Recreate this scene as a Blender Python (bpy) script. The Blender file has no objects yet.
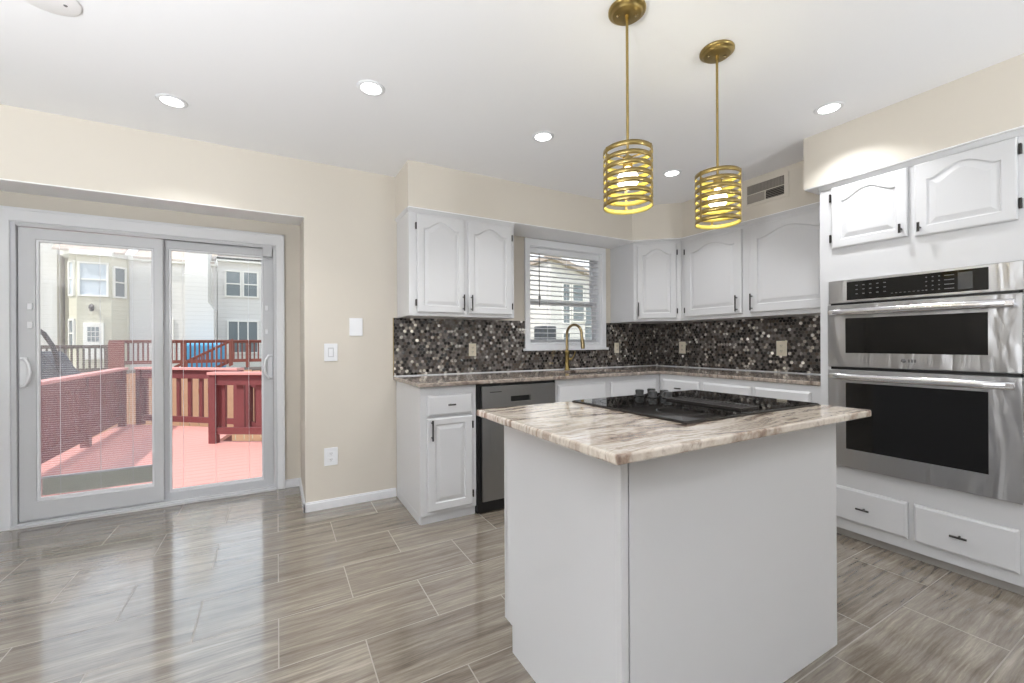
import bpy, bmesh, math, random
from mathutils import Vector, Matrix
random.seed(7)
sc = bpy.context.scene
COL = sc.collection
PI = math.pi

# ------------------------------------------------------------ camera, world, sun, exposure
cam_d = bpy.data.cameras.new('camera')
cam = bpy.data.objects.new('camera', cam_d); COL.objects.link(cam)
cam_d.sensor_width = 36.0
cam_d.lens = 421.87 / 1024 * 36
cam_d.shift_y = 1.6 / 1024
cam_d.clip_start = 0.05
cam.matrix_world = (Matrix.Translation((0, 0, 1.166)) @ Matrix.Rotation(-0.508, 4, 'Z')
                    @ Matrix.Rotation(PI / 2, 4, 'X') @ Matrix.Rotation(math.radians(-0.3), 4, 'Z'))
sc.camera = cam

sc.view_settings.view_transform = 'Standard'
sc.view_settings.look = 'None'
sc.view_settings.gamma = 1.0
sc.view_settings.exposure = 0.36
sc.view_settings.use_curve_mapping = False

def new_world():
    w = bpy.data.worlds.new('sky'); sc.world = w
    w.use_nodes = True
    nt = w.node_tree; nt.nodes.clear()
    out = nt.nodes.new('ShaderNodeOutputWorld'); bg = nt.nodes.new('ShaderNodeBackground')
    tc = nt.nodes.new('ShaderNodeTexCoord'); sp = nt.nodes.new('ShaderNodeSeparateXYZ')
    rp = nt.nodes.new('ShaderNodeValToRGB')
    rp.color_ramp.elements[0].position = 0.0; rp.color_ramp.elements[0].color = (1.0, 1.0, 1.0, 1)
    rp.color_ramp.elements[1].position = 0.45; rp.color_ramp.elements[1].color = (0.74, 0.87, 1.0, 1)
    e = rp.color_ramp.elements.new(0.16); e.color = (0.93, 0.96, 1.0, 1)
    nt.links.new(tc.outputs['Generated'], sp.inputs[0]); nt.links.new(sp.outputs['Z'], rp.inputs[0])
    nt.links.new(rp.outputs[0], bg.inputs['Color']); bg.inputs['Strength'].default_value = 1.5
    nt.links.new(bg.outputs[0], out.inputs[0])
new_world()

sun_d = bpy.data.lights.new('sun', 'SUN'); sun_d.energy = 3.4; sun_d.angle = math.radians(0.7)
sun_d.color = (1.0, 0.965, 0.91)
sun = bpy.data.objects.new('sun', sun_d); COL.objects.link(sun)
sun.rotation_euler = Vector((-0.7, -0.28, 0.95)).to_track_quat('Z', 'Y').to_euler()

CAN_W = 4.0      # watts of each recessed downlight
FILL_K = 1.0      # scale of the added fill lamps out of view
PEND_W = 16.0      # watts of each island pendant

# ------------------------------------------------------------ materials
def srgb(r, g, b):
    def f(c):
        c /= 255.0
        return c / 12.92 if c <= 0.04045 else ((c + 0.055) / 1.055) ** 2.4
    return (f(r), f(g), f(b), 1.0)

class NT:
    def __init__(s, name):
        s.m = bpy.data.materials.new(name); s.m.use_nodes = True
        s.t = s.m.node_tree; s.n = s.t.nodes; s.l = s.t.links
        s.b = s.n['Principled BSDF']
    def node(s, typ, **k):
        x = s.n.new(typ)
        for a, v in k.items(): setattr(x, a, v)
        return x
    def put(s, sock, v):
        if isinstance(v, bpy.types.NodeSocket): s.l.new(v, sock)
        else: sock.default_value = v
    def math(s, op, a, b=None, c=None):
        x = s.node('ShaderNodeMath', operation=op); s.put(x.inputs[0], a)
        if b is not None: s.put(x.inputs[1], b)
        if c is not None: s.put(x.inputs[2], c)
        return x.outputs[0]
    def vec(s, op, a, b=None):
        x = s.node('ShaderNodeVectorMath', operation=op); s.put(x.inputs[0], a)
        if b is not None:
            if op == 'SCALE': s.put(x.inputs['Scale'], b)
            else: s.put(x.inputs[1], b)
        return x.outputs['Value'] if op in ('LENGTH', 'DOT_PRODUCT') else x.outputs[0]
    def pos(s): return s.node('ShaderNodeNewGeometry').outputs['Position']
    def xyz(s, v):
        x = s.node('ShaderNodeSeparateXYZ'); s.put(x.inputs[0], v); return x.outputs
    def comb(s, x, y, z):
        c = s.node('ShaderNodeCombineXYZ')
        for i, v in enumerate((x, y, z)): s.put(c.inputs[i], v)
        return c.outputs[0]
    def noise(s, v, scale, detail=3, rough=0.5, dist=0.0):
        x = s.node('ShaderNodeTexNoise'); s.put(x.inputs['Vector'], v)
        x.inputs['Scale'].default_value = scale; x.inputs['Detail'].default_value = detail
        x.inputs['Roughness'].default_value = rough; x.inputs['Distortion'].default_value = dist
        return x.outputs['Fac']
    def ramp(s, f, stops, interp='LINEAR'):
        x = s.node('ShaderNodeValToRGB'); s.put(x.inputs[0], f); r = x.color_ramp; r.interpolation = interp
        r.elements[0].position, r.elements[0].color = stops[0]
        r.elements[1].position, r.elements[1].color = stops[-1]
        for p, c in stops[1:-1]: r.elements.new(p).color = c
        return x.outputs[0]
    def mix(s, f, a, b, typ='MIX'):
        x = s.node('ShaderNodeMix', data_type='RGBA', blend_type=typ)
        s.put(x.inputs[0], f); s.put(x.inputs[6], a); s.put(x.inputs[7], b); return x.outputs[2]
    def bump(s, h, strength=0.2, dist=0.002):
        x = s.node('ShaderNodeBump'); x.inputs['Strength'].default_value = strength
        x.inputs['Distance'].default_value = dist; s.put(x.inputs['Height'], h)
        s.l.new(x.outputs[0], s.b.inputs['Normal'])
    def set(s, **k):
        for a, v in k.items():
            s.put(s.b.inputs[{'color': 'Base Color', 'rough': 'Roughness', 'metal': 'Metallic', 'spec': 'Specular IOR Level',
                              'coat': 'Coat Weight', 'coatr': 'Coat Roughness', 'aniso': 'Anisotropic', 'ec': 'Emission Color', 'es': 'Emission Strength'}[a]], v)
        return s.m

def paint(name, c, rough=0.5, amount=0.03, spec=0.5):
    t = NT(name); n = t.noise(t.pos(), 1.7, 4)
    dark = tuple(x * (1 - amount) for x in c[:3]) + (1,)
    t.set(color=t.mix(n, dark, c), rough=rough, spec=spec)
    t.bump(t.noise(t.pos(), 90, 3), 0.06, 0.001)
    return t.m

M = {}
M['wall'] = paint('beige_wall_paint', srgb(213, 206, 195), 0.7, spec=0.3)
M['soffit_white'] = paint('white_soffit_paint', srgb(248, 248, 249), 0.6)
M['ceil'] = paint('ceiling_paint', srgb(244, 244, 246), 0.85, spec=0.2)
M['white'] = paint('white_cabinet_paint', srgb(208, 208, 210), 0.33)
M['trim'] = paint('white_trim_paint', srgb(230, 231, 234), 0.35)
M['vinyl'] = paint('white_vinyl', srgb(204, 205, 208), 0.4)
M['plate'] = paint('white_plastic', srgb(236, 237, 240), 0.3)
M['cream'] = paint('cream_plastic', srgb(232, 224, 205), 0.3)
M['black_metal'] = NT('dark_bronze_metal').set(color=srgb(58, 55, 54), rough=0.35, metal=0.7)
M['black'] = NT('black_plastic').set(color=srgb(20, 20, 21), rough=0.35)
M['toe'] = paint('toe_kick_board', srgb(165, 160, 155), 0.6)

def make_floor():
    t = NT('taupe_wood_look_tile'); p = t.pos(); x, y, z = t.xyz(p)
    ys = t.math('SUBTRACT', y, 0.1595)
    br = t.node('ShaderNodeTexBrick'); t.put(br.inputs['Vector'], t.comb(x, ys, 0.0))
    br.offset = 0.5; br.offset_frequency = 2; br.squash = 1.0
    for k, v in (('Scale', 1.0), ('Mortar Size', 0.0023), ('Mortar Smooth', 0.1), ('Bias', 0.0), ('Brick Width', 0.6), ('Row Height', 0.3155)):
        br.inputs[k].default_value = v
    br.inputs['Color1'].default_value = (0, 0, 0, 1); br.inputs['Color2'].default_value = (1, 1, 1, 1)
    br.inputs['Mortar'].default_value = (0.5, 0.5, 0.5, 1)
    rnd = t.xyz(br.outputs['Color'])[0]
    off = t.math('MULTIPLY', rnd, 37.0)
    wob = t.noise(t.comb(t.math('MULTIPLY', x, 1.6), t.math('MULTIPLY', y, 2.5), off), 1.5, 2)
    yy = t.math('ADD', y, t.math('MULTIPLY', wob, 0.035))
    s1 = t.noise(t.comb(t.math('MULTIPLY', x, 1.1), t.math('MULTIPLY', yy, 26.0), off), 1.0, 5, 0.62, 0.4)
    s2 = t.noise(t.comb(t.math('MULTIPLY', x, 4.5), t.math('MULTIPLY', yy, 75.0), off), 1.0, 7, 0.78)
    f = t.math('ADD', t.math('MULTIPLY', s1, 0.45), t.math('MULTIPLY', s2, 0.55))
    f = t.math('ADD', f, t.math('MULTIPLY', t.math('SUBTRACT', rnd, 0.5), 0.05))
    c = t.ramp(f, [(0.34, srgb(82, 74, 65)), (0.45, srgb(112, 103, 92)), (0.54, srgb(134, 125, 113)), (0.66, srgb(166, 158, 146))])
    mort = br.outputs['Fac']
    col = t.mix(mort, c, srgb(140, 133, 124))
    t.set(color=col, rough=t.math('ADD', 0.17, t.math('MULTIPLY', mort, 0.4)), spec=0.7, coat=t.math('MULTIPLY', t.math('SUBTRACT', 1.0, mort), 0.85), coatr=0.08)
    h = t.math('SUBTRACT', t.math('MULTIPLY', s2, 0.12), mort)
    t.bump(h, 0.25, 0.0015)
    return t.m
M['floor'] = make_floor()

def make_granite(name, scl, cols, ax):
    t = NT(name); p = t.pos(); x, y, z = t.xyz(p)
    w = t.noise(p, 3.0, 3, 0.5)
    a = t.math('ADD', x if ax == 'x' else y, t.math('MULTIPLY', w, 0.5))
    b = t.math('ADD', y if ax == 'x' else x, t.math('MULTIPLY', w, 0.16))
    q = t.comb(t.math('MULTIPLY', a, 3.0), t.math('MULTIPLY', b, 19.0), t.math('MULTIPLY', z, 3.0))
    s1 = t.noise(q, scl, 6, 0.62, 0.5)
    s2 = t.noise(p, 55, 3, 0.6)
    f = t.math('ADD', t.math('MULTIPLY', s1, 0.86), t.math('MULTIPLY', s2, 0.14))
    t.set(color=t.ramp(f, cols), rough=0.1, spec=0.5, coat=0.3, coatr=0.04)
    return t.m
def slat_paint():
    t = NT('white_blind_slat'); t.set(color=srgb(244, 244, 246), rough=0.5)
    tl = t.node('ShaderNodeBsdfTranslucent'); tl.inputs[0].default_value = (.92, .92, .93, 1)
    m = t.node('ShaderNodeMixShader'); m.inputs[0].default_value = 0.7
    t.l.new(t.b.outputs[0], m.inputs[1]); t.l.new(tl.outputs[0], m.inputs[2]); t.l.new(m.outputs[0], t.n['Material Output'].inputs[0])
    return t.m
M['slat'] = slat_paint()
M['granite'] = make_granite('brown_swirl_marble', 1.0, [(0.33, srgb(98, 80, 70)), (0.41, srgb(146, 126, 112)), (0.48, srgb(192, 180, 167)),
                            (0.54, srgb(212, 203, 192)), (0.60, srgb(158, 142, 128)), (0.66, srgb(198, 188, 176)), (0.74, srgb(132, 116, 104))], 'x')
M['granite2'] = make_granite('brown_grey_marble', 1.3, [(0.34, srgb(84, 72, 66)), (0.43, srgb(132, 118, 108)), (0.50, srgb(170, 158, 147)),
                             (0.57, srgb(120, 110, 104)), (0.66, srgb(186, 176, 166)), (0.75, srgb(150, 140, 132))], 'x')

def make_mosaic():
    t = NT('penny_round_mosaic'); p = t.pos(); x, y, z = t.xyz(p)
    pitch = 0.0275
    S = (pitch, pitch * 1.7320508, 1.0)
    q = t.comb(t.math('ADD', t.math('SUBTRACT', x, y), 20.0), z, 0.0)
    def cell(qq):
        fr = t.vec('FRACTION', t.vec('DIVIDE', qq, S))
        return t.vec('MULTIPLY', t.vec('SUBTRACT', fr, (0.5, 0.5, 0.0)), (S[0], S[1], 0.0))
    a = cell(q); b = cell(t.vec('SUBTRACT', q, (S[0] / 2, S[1] / 2, 0.0)))
    la = t.vec('LENGTH', a); lb = t.vec('LENGTH', b)
    sel = t.math('LESS_THAN', lb, la)
    mv = t.node('ShaderNodeMix', data_type='VECTOR'); t.put(mv.inputs[0], sel); t.put(mv.inputs[4], a); t.put(mv.inputs[5], b)
    d = t.math('MINIMUM', la, lb)
    cid = t.vec('SNAP', t.vec('ADD', t.vec('SUBTRACT', q, mv.outputs[1]), (pitch / 8, pitch / 8, 0.01)), (pitch / 4, pitch / 4, 1.0))
    wn = t.node('ShaderNodeTexWhiteNoise', noise_dimensions='3D'); t.put(wn.inputs['Vector'], cid)
    r = wn.outputs['Value']
    tile = t.ramp(r, [(0.0, srgb(30, 27, 26)), (0.18, srgb(88, 82, 78)), (0.36, srgb(56, 52, 50)), (0.50, srgb(120, 114, 110)),
                      (0.68, srgb(92, 82, 74)), (0.78, srgb(176, 170, 164)), (0.89, srgb(240, 236, 228))], 'CONSTANT')
    mask = t.math('LESS_THAN', d, pitch * 0.452)
    col = t.mix(mask, srgb(84, 79, 75), tile)
    metal = t.math('MULTIPLY', t.math('GREATER_THAN', r, 0.78), mask)
    t.set(color=col, rough=t.math('SUBTRACT', 0.62, t.math('MULTIPLY', mask, 0.44)), metal=t.math('MULTIPLY', metal, 0.75))
    tilt = t.vec('SCALE', t.vec('SUBTRACT', wn.outputs['Color'], (0.5, 0.5, 0.5)), 0.30)
    nrm = t.node('ShaderNodeNewGeometry').outputs['Normal']
    nn = t.vec('NORMALIZE', t.vec('ADD', nrm, tilt))
    t.l.new(nn, t.b.inputs['Normal'])
    return t.m
M['mosaic'] = make_mosaic()

def make_steel(name, c, rough, horiz=True):
    t = NT(name); x, y, z = t.xyz(t.pos())
    wv = t.noise(t.comb(t.math('MULTIPLY', x, 3.6), t.math('MULTIPLY', y, 3.6), t.math('MULTIPLY', z, 0.8)), 3.0, 2, 0.4, 0.9)
    br = t.noise(t.comb(t.math('MULTIPLY', x, 2.0), t.math('MULTIPLY', y, 2.0), t.math('MULTIPLY', z, 400.0)), 1.0, 2)
    t.set(color=c, rough=rough, metal=1.0)
    b2 = t.node('ShaderNodeBump'); b2.inputs['Strength'].default_value = 0.55; b2.inputs['Distance'].default_value = 0.018
    t.put(b2.inputs['Height'], wv)
    b1 = t.node('ShaderNodeBump'); b1.inputs['Strength'].default_value = 0.12; b1.inputs['Distance'].default_value = 0.0006
    t.put(b1.inputs['Height'], br); t.l.new(b2.outputs[0], b1.inputs['Normal'])
    t.l.new(b1.outputs[0], t.b.inputs['Normal'])
    return t.m
M['steel'] = make_steel('brushed_stainless_steel', srgb(172, 172, 174), 0.30)
M['steel_dw'] = make_steel('dark_stainless_steel', srgb(150, 150, 150), 0.34)
M['chrome'] = NT('bright_steel').set(color=srgb(215, 215, 218), rough=0.2, metal=1.0)
M['brass'] = NT('satin_brass').set(color=srgb(164, 143, 92), rough=0.32, metal=1.0)
M['band_glow'] = NT('bulb_lit_brass').set(color=srgb(240, 222, 120), rough=0.5, metal=0.2)  # brass as lit by the bulb, its glow put into the colour
M['brass_old'] = NT('aged_brass').set(color=srgb(158, 140, 104), rough=0.3, metal=1.0)
M['oven_glass'] = NT('black_oven_glass').set(color=srgb(14, 14, 15), rough=0.06, spec=0.35)
M['cook_glass'] = NT('black_ceramic_glass').set(color=srgb(9, 9, 10), rough=0.04, spec=0.5)
M['legend'] = NT('grey_print').set(color=srgb(110, 110, 112), rough=0.5)
M['display'] = NT('grey_display').set(color=srgb(62, 63, 66), rough=0.15)

def glass(name, tint=(1, 1, 1, 1), gloss=1.0):
    t = NT(name); t.n.remove(t.b)
    tr = t.node('ShaderNodeBsdfTransparent'); tr.inputs[0].default_value = tint
    gl = t.node('ShaderNodeBsdfGlossy'); gl.inputs['Roughness'].default_value = 0.0
    fr = t.node('ShaderNodeFresnel'); fr.inputs[0].default_value = 1.45
    mx = t.node('ShaderNodeMixShader'); t.put(mx.inputs[0], t.math('MULTIPLY', fr.outputs[0], gloss))
    t.l.new(tr.outputs[0], mx.inputs[1]); t.l.new(gl.outputs[0], mx.inputs[2])
    t.l.new(mx.outputs[0], t.n['Material Output'].inputs[0])
    return t.m
M['glass'] = glass('clear_glass')

def hazy_glass(name, amount):
    t = NT(name); t.n.remove(t.b)
    tr = t.node('ShaderNodeBsdfTransparent')
    di = t.node('ShaderNodeBsdfDiffuse'); di.inputs[0].default_value = (.86, .86, .90, 1)
    tl = t.node('ShaderNodeBsdfTranslucent'); tl.inputs[0].default_value = (.86, .86, .90, 1)
    gl = t.node('ShaderNodeBsdfGlossy'); gl.inputs['Roughness'].default_value = 0.0
    fr = t.node('ShaderNodeFresnel'); fr.inputs[0].default_value = 1.45
    m1 = t.node('ShaderNodeMixShader'); m1.inputs[0].default_value = 0.6; t.l.new(di.outputs[0], m1.inputs[1]); t.l.new(tl.outputs[0], m1.inputs[2])
    m2 = t.node('ShaderNodeMixShader'); m2.inputs[0].default_value = amount; t.l.new(tr.outputs[0], m2.inputs[1]); t.l.new(m1.outputs[0], m2.inputs[2])
    m3 = t.node('ShaderNodeMixShader'); t.l.new(fr.outputs[0], m3.inputs[0]); t.l.new(m2.outputs[0], m3.inputs[1]); t.l.new(gl.outputs[0], m3.inputs[2])
    t.l.new(m3.outputs[0], t.n['Material Output'].inputs[0])
    return t.m
M['glass_hazy'] = hazy_glass('haze_painted_glass', 0.11)  # veil of haze over the left pane, painted in as pale diffuse

def emit(name, c, s):
    t = NT(name); t.set(color=(0.8, 0.8, 0.8, 1), ec=c, es=s); return t.m
M['led'] = emit('lit_led_lens', (1, 0.99, 0.97, 1), 6.0)
M['bulb'] = emit('lit_warm_bulb', (1, 0.93, 0.72, 1), 5.0)
M['globe'] = emit('lit_globe_lens', (1, 0.97, 0.93, 1), 3.0)

def siding(name, c, step=0.13):
    t = NT(name); x, y, z = t.xyz(t.pos())
    f = t.math('FRACT', t.math('DIVIDE', z, step))
    t.set(color=t.mix(t.math('LESS_THAN', f, 0.07), c, tuple(v * 0.82 for v in c[:3]) + (1,)), rough=0.6)
    t.bump(f, 0.6, 0.02)
    return t.m
M['siding_white'] = siding('white_lap_siding', srgb(216, 214, 211))
M['siding_beige'] = siding('beige_lap_siding', srgb(206, 202, 184))
M['shingle'] = paint('roof_shingles', srgb(186, 172, 160), 0.9, 0.3)
M['out_trim'] = paint('outdoor_trim', srgb(228, 226, 220), 0.6)
M['out_glass'] = NT('dark_window_glass').set(color=srgb(112, 122, 126), rough=0.12)
M['out_glass_l'] = NT('pale_window_shade').set(color=srgb(188, 198, 208), rough=0.3)
M['terracotta'] = siding('terracotta_brick', srgb(222, 170, 146), 0.2)

def wood(name, c, var=0.25, boards=None):
    t = NT(name); x, y, z = t.xyz(t.pos())
    n = t.noise(t.comb(t.math('MULTIPLY', x, 3.0), t.math('MULTIPLY', y, 14.0), t.math('MULTIPLY', z, 4.0)), 2.0, 4, 0.6)
    dark = tuple(v * (1 - var) for v in c[:3]) + (1,)
    col = t.mix(n, dark, c)
    if boards:
        f = t.math('FRACT', t.math('DIVIDE', y, boards))
        gap = t.math('LESS_THAN', f, 0.05)
        col = t.mix(gap, col, tuple(v * 0.35 for v in c[:3]) + (1,))
    t.set(color=col, rough=0.65)
    return t.m
M['deck'] = wood('faded_red_deck_stain', srgb(216, 150, 140), 0.12, 0.14)
M['redwood'] = wood('red_wood_stain', srgb(124, 60, 62), 0.3)
M['redcap'] = wood('sunlit_red_cap_stain', srgb(212, 152, 146), 0.15)  # same red stain, lightened for the sun falling on the caps
M['redwood2'] = wood('brick_red_wood_stain', srgb(134, 72, 62), 0.3)
M['brownwood'] = wood('dark_brown_wood', srgb(96, 84, 78), 0.3)
M['fence'] = wood('tan_fence_wood', srgb(214, 164, 134), 0.25)
M['grass'] = paint('dry_lawn', srgb(176, 172, 140), 0.95, 0.35)
M['concrete'] = paint('pale_bounce_ground', srgb(190, 188, 178), 0.9, 0.15)  # kept pale to throw daylight back into the room
M['blue'] = paint('blue_tarp', srgb(92, 170, 214), 0.5, 0.2)
M['grillcover'] = paint('dark_grey_cover', srgb(66, 70, 76), 0.6, 0.3)
M['ventgrey'] = paint('vent_louver_grey', srgb(150, 143, 135), 0.6)
M['dark'] = NT('dark_cavity').set(color=srgb(46, 42, 38), rough=0.9)

# ------------------------------------------------------------ mesh helpers
class MB:
    def __init__(s): s.v = []; s.f = []; s.sm = []
    def add(s, vs, fs, smooth=False):
        o = len(s.v); s.v += [Vector(v) for v in vs]
        s.f += [tuple(i + o for i in f) for f in fs]; s.sm += [smooth] * len(fs); return s
    def box(s, a, b, B=None):
        x0, y0, z0 = [min(p, q) for p, q in zip(a, b)]; x1, y1, z1 = [max(p, q) for p, q in zip(a, b)]
        vs = [(x0, y0, z0), (x1, y0, z0), (x1, y1, z0), (x0, y1, z0), (x0, y0, z1), (x1, y0, z1), (x1, y1, z1), (x0, y1, z1)]
        if B: vs = [B(*v) for v in vs]
        return s.add(vs, [(0, 3, 2, 1), (4, 5, 6, 7), (0, 1, 5, 4), (1, 2, 6, 5), (2, 3, 7, 6), (3, 0, 4, 7)])
    def prism(s, poly, z0, z1):
        n = len(poly)
        vs = [(x, y, z0) for x, y in poly] + [(x, y, z1) for x, y in poly]
        return s.add(vs, [tuple(range(n))[::-1], tuple(range(n, 2 * n))] + [(i, (i + 1) % n, n + (i + 1) % n, n + i) for i in range(n)])
    def tube(s, pts, r, n=12, caps=True, smooth=True):
        pts = [Vector(p) for p in pts]; rs = r if isinstance(r, (list, tuple)) else [r] * len(pts)
        rings = []; prev = None
        for i, p in enumerate(pts):
            d = (pts[min(i + 1, len(pts) - 1)] - pts[max(i - 1, 0)]).normalized()
            if prev is None:
                u = d.orthogonal().normalized()
            else:
                u = (prev - d * prev.dot(d)).normalized()
            prev = u; w = d.cross(u)
            rings.append([p + (u * math.cos(2 * PI * k / n) + w * math.sin(2 * PI * k / n)) * rs[i] for k in range(n)])
        vs = [v for r_ in rings for v in r_]; fs = []
        for i in range(len(pts) - 1):
            for k in range(n):
                fs.append((i * n + k, i * n + (k + 1) % n, (i + 1) * n + (k + 1) % n, (i + 1) * n + k))
        s.add(vs, fs, smooth)
        if caps:
            s.add(rings[0], [tuple(range(n))[::-1]]); s.add(rings[-1], [tuple(range(n))])
        return s
    def lathe(s, c, prof, n=40, smooth=True, close=False):
        c = Vector(c); vs = []
        for r, z in prof:
            vs += [c + Vector((r * math.cos(2 * PI * k / n), r * math.sin(2 * PI * k / n), z)) for k in range(n)]
        m = len(prof); fs = []
        for i in range(m if close else m - 1):
            j = (i + 1) % m
            for k in range(n):
                fs.append((i * n + k, i * n + (k + 1) % n, j * n + (k + 1) % n, j * n + k))
        return s.add(vs, fs, smooth)
    def build(s, name, mat, parent=None, bevel=0.0, seg=2, merge=False):
        me = bpy.data.meshes.new(name)
        off = Vector(parent['_loc']) if parent is not None else Vector((0, 0, 0))
        me.from_pydata([v - off for v in s.v], [], s.f)
        me.polygons.foreach_set('use_smooth', s.sm)
        bm = bmesh.new(); bm.from_mesh(me)
        if merge: bmesh.ops.remove_doubles(bm, verts=bm.verts, dist=1e-5)
        bmesh.ops.recalc_face_normals(bm, faces=bm.faces)
        bm.to_mesh(me); bm.free()
        me.materials.append(mat)
        o = bpy.data.objects.new(name, me); COL.objects.link(o)
        if parent is not None:
            o.parent = parent; o['_loc'] = tuple(off)
        if bevel:
            b = o.modifiers.new('bevel', 'BEVEL'); b.width = bevel; b.segments = seg; b.limit_method = 'ANGLE'
            b.angle_limit = math.radians(40)
        return o

def tag(o, label=None, cat=None, group=None, kind=None):
    if label: o['label'] = label
    if cat: o['category'] = cat
    if group: o['group'] = group
    if kind: o['kind'] = kind
    return o
def thing(name, label, cat, loc, group=None, kind=None):
    o = bpy.data.objects.new(name, None); COL.objects.link(o)
    o.location = loc; o['_loc'] = tuple(loc); o.empty_display_size = 0.1
    return tag(o, label, cat, group, kind)
def cells(axes, xs, ys, holes, c0, c1):
    """a flat slab of grid cells; axes 'xy'/'xz'/'yz' = plane, thickness along the third"""
    m = MB(); nx, ny = len(xs) - 1, len(ys) - 1
    solid = lambda i, j: 0 <= i < nx and 0 <= j < ny and (i, j) not in holes
    def P(a, b, c): return {'xy': (a, b, c), 'xz': (a, c, b), 'yz': (c, a, b)}[axes]
    for i in range(nx):
        for j in range(ny):
            if not solid(i, j): continue
            x0, x1, y0, y1 = xs[i], xs[i + 1], ys[j], ys[j + 1]
            for c in (c0, c1): m.add([P(x0, y0, c), P(x1, y0, c), P(x1, y1, c), P(x0, y1, c)], [(0, 1, 2, 3)])
            for (di, dj, a, b) in ((-1, 0, (x0, y0), (x0, y1)), (1, 0, (x1, y0), (x1, y1)), (0, -1, (x0, y0), (x1, y0)), (0, 1, (x0, y1), (x1, y1))):
                if not solid(i + di, j + dj):
                    m.add([P(*a, c0), P(*b, c0), P(*b, c1), P(*a, c1)], [(0, 1, 2, 3)])
    return m
def struct(name, mb, mat, label=None, **k):
    return tag(mb.build(name, mat, **k), label, None, None, 'structure')

class Basis:
    """front-facing frame: a to the right seen from the front, b outwards, c up"""
    def __init__(s, o, r, n): s.o = Vector(o); s.r = Vector(r).normalized(); s.n = Vector(n).normalized()
    def __call__(s, a, b, c): return s.o + s.r * a + s.n * b + Vector((0, 0, c))
def S(y): return Basis((0, y, 0), (1, 0, 0), (0, -1, 0))          # faces south; a = x
def W(x): return Basis((x, 0, 0), (0, -1, 0), (-1, 0, 0))         # faces west;  a = -y

def outline(x0, x1, z0, z1, d, rise, n=24):
    """panel outline inset by d, with a cathedral arch of height rise at the top"""
    x0 += d; x1 -= d; z0 += d; z1 -= d
    pts = [(x0, z0), (x1, z0)]
    for i in range(n + 1):
        t = 1 - 2 * i / n
        f = (0.5 + 0.5 * math.cos(PI * t / 0.90)) if abs(t) < 0.90 else 0.0
        f = f ** 0.75 + (0.04 * max(0, abs(t) - 0.9) / 0.1)
        pts.append(((x0 + x1) / 2 + (x1 - x0) / 2 * t, z1 - rise * (1 - f)))
    return pts
def panel_door(B, x0, x1, z0, z1, parent, rise=0.055, mar=0.048, name='door', label=None):
    th = 0.019; m = MB(); n = 24
    rings = []
    def ring(pts, dep): rings.append([B(a, dep, c) for a, c in pts])
    def rect(d):
        xs0, xs1 = x0 + d, x1 - d; pts = [(xs0, z0 + d), (xs1, z0 + d)]
        for i in range(n + 1):
            t = 1 - 2 * i / n; pts.append(((xs0 + xs1) / 2 + (xs1 - xs0) / 2 * t, z1 - d))
        return pts
    ring(rect(0), 0.001); ring(rect(0), th - 0.006); ring(rect(0.003), th - 0.002); ring(rect(0.008), th)
    X0, X1, Z0, Z1 = x0 + mar, x1 - mar, z0 + mar, z1 - mar * 0.8
    ring(outline(X0, X1, Z0, Z1, 0, rise), th)
    ring(outline(X0, X1, Z0, Z1, 0.005, rise), th - 0.008)
    ring(outline(X0, X1, Z0, Z1, 0.010, rise), th - 0.008)
    ring(outline(X0, X1, Z0, Z1, 0.034, rise), th - 0.001)
    k = len(rings[0]); vs = [v for r in rings for v in r]; fs = []
    for i in range(len(rings) - 1):
        for j in range(k):
            fs.append((i * k + j, i * k + (j + 1) % k, (i + 1) * k + (j + 1) % k, (i + 1) * k + j))
    fs.append(tuple(range(k))[::-1])
    # centre field as a fan of strips from the bottom edge
    o = (len(rings) - 1) * k
    fs.append(tuple(o + j for j in range(k)))
    m.add(vs, fs)
    d = m.build(name, M['white'], parent)
    if label: d['label'] = label
    return d
def slab_front(B, x0, x1, z0, z1, parent, name='drawer', inset=0.012, mat=None):
    m = MB(); th = 0.019
    def rr(d, dep): return [B(x0 + d, dep, z0 + d), B(x1 - d, dep, z0 + d), B(x1 - d, dep, z1 - d), B(x0 + d, dep, z1 - d)]
    rings = [rr(0, 0.001), rr(0, th - 0.007), rr(0.003, th - 0.005), rr(inset, th)]
    vs = [v for r in rings for v in r]; fs = [(0, 1, 2, 3), (12, 13, 14, 15)]
    for i in range(3):
        for j in range(4): fs.append((i * 4 + j, i * 4 + (j + 1) % 4, i * 4 + 4 + (j + 1) % 4, i * 4 + 4 + j))
    return m.add(vs, fs).build(name, mat or M['white'], parent)
def bar_handle(B, a, c, L, vertical, parent, r=0.0055, out=0.019, T=False):
    m = MB(); e = (0, 0, 1) if vertical else (1, 0, 0)
    p = lambda t, d: B(a + (0 if vertical else t), out + d, c + (t if vertical else 0))
    m.tube([p(-L / 2, 0.028), p(L / 2, 0.028)], r, 10)
    for t in ((0.0,) if T else (-L * 0.36, L * 0.36)): m.tube([p(t, -0.001), p(t, 0.028)], r * 0.8, 8)
    return m.build('handle', M['black_metal'], parent)
def hinge(B, a, c, parent):
    m = MB(); m.box((a - 0.005, 0.0, c - 0.022), (a + 0.005, 0.012, c + 0.022), B)
    m.tube([B(a, 0.013, c - 0.024), B(a, 0.013, c + 0.024)], 0.005, 8)
    return m.build('hinge', M['black_metal'], parent)

# ------------------------------------------------------------ key sizes (metres)
H = 2.442; Y1 = 3.255; Y3 = 3.893; XE = 3.583; XW = -2.7; YS = -3.4
ZS = 2.124; ZU = 1.3634

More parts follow.
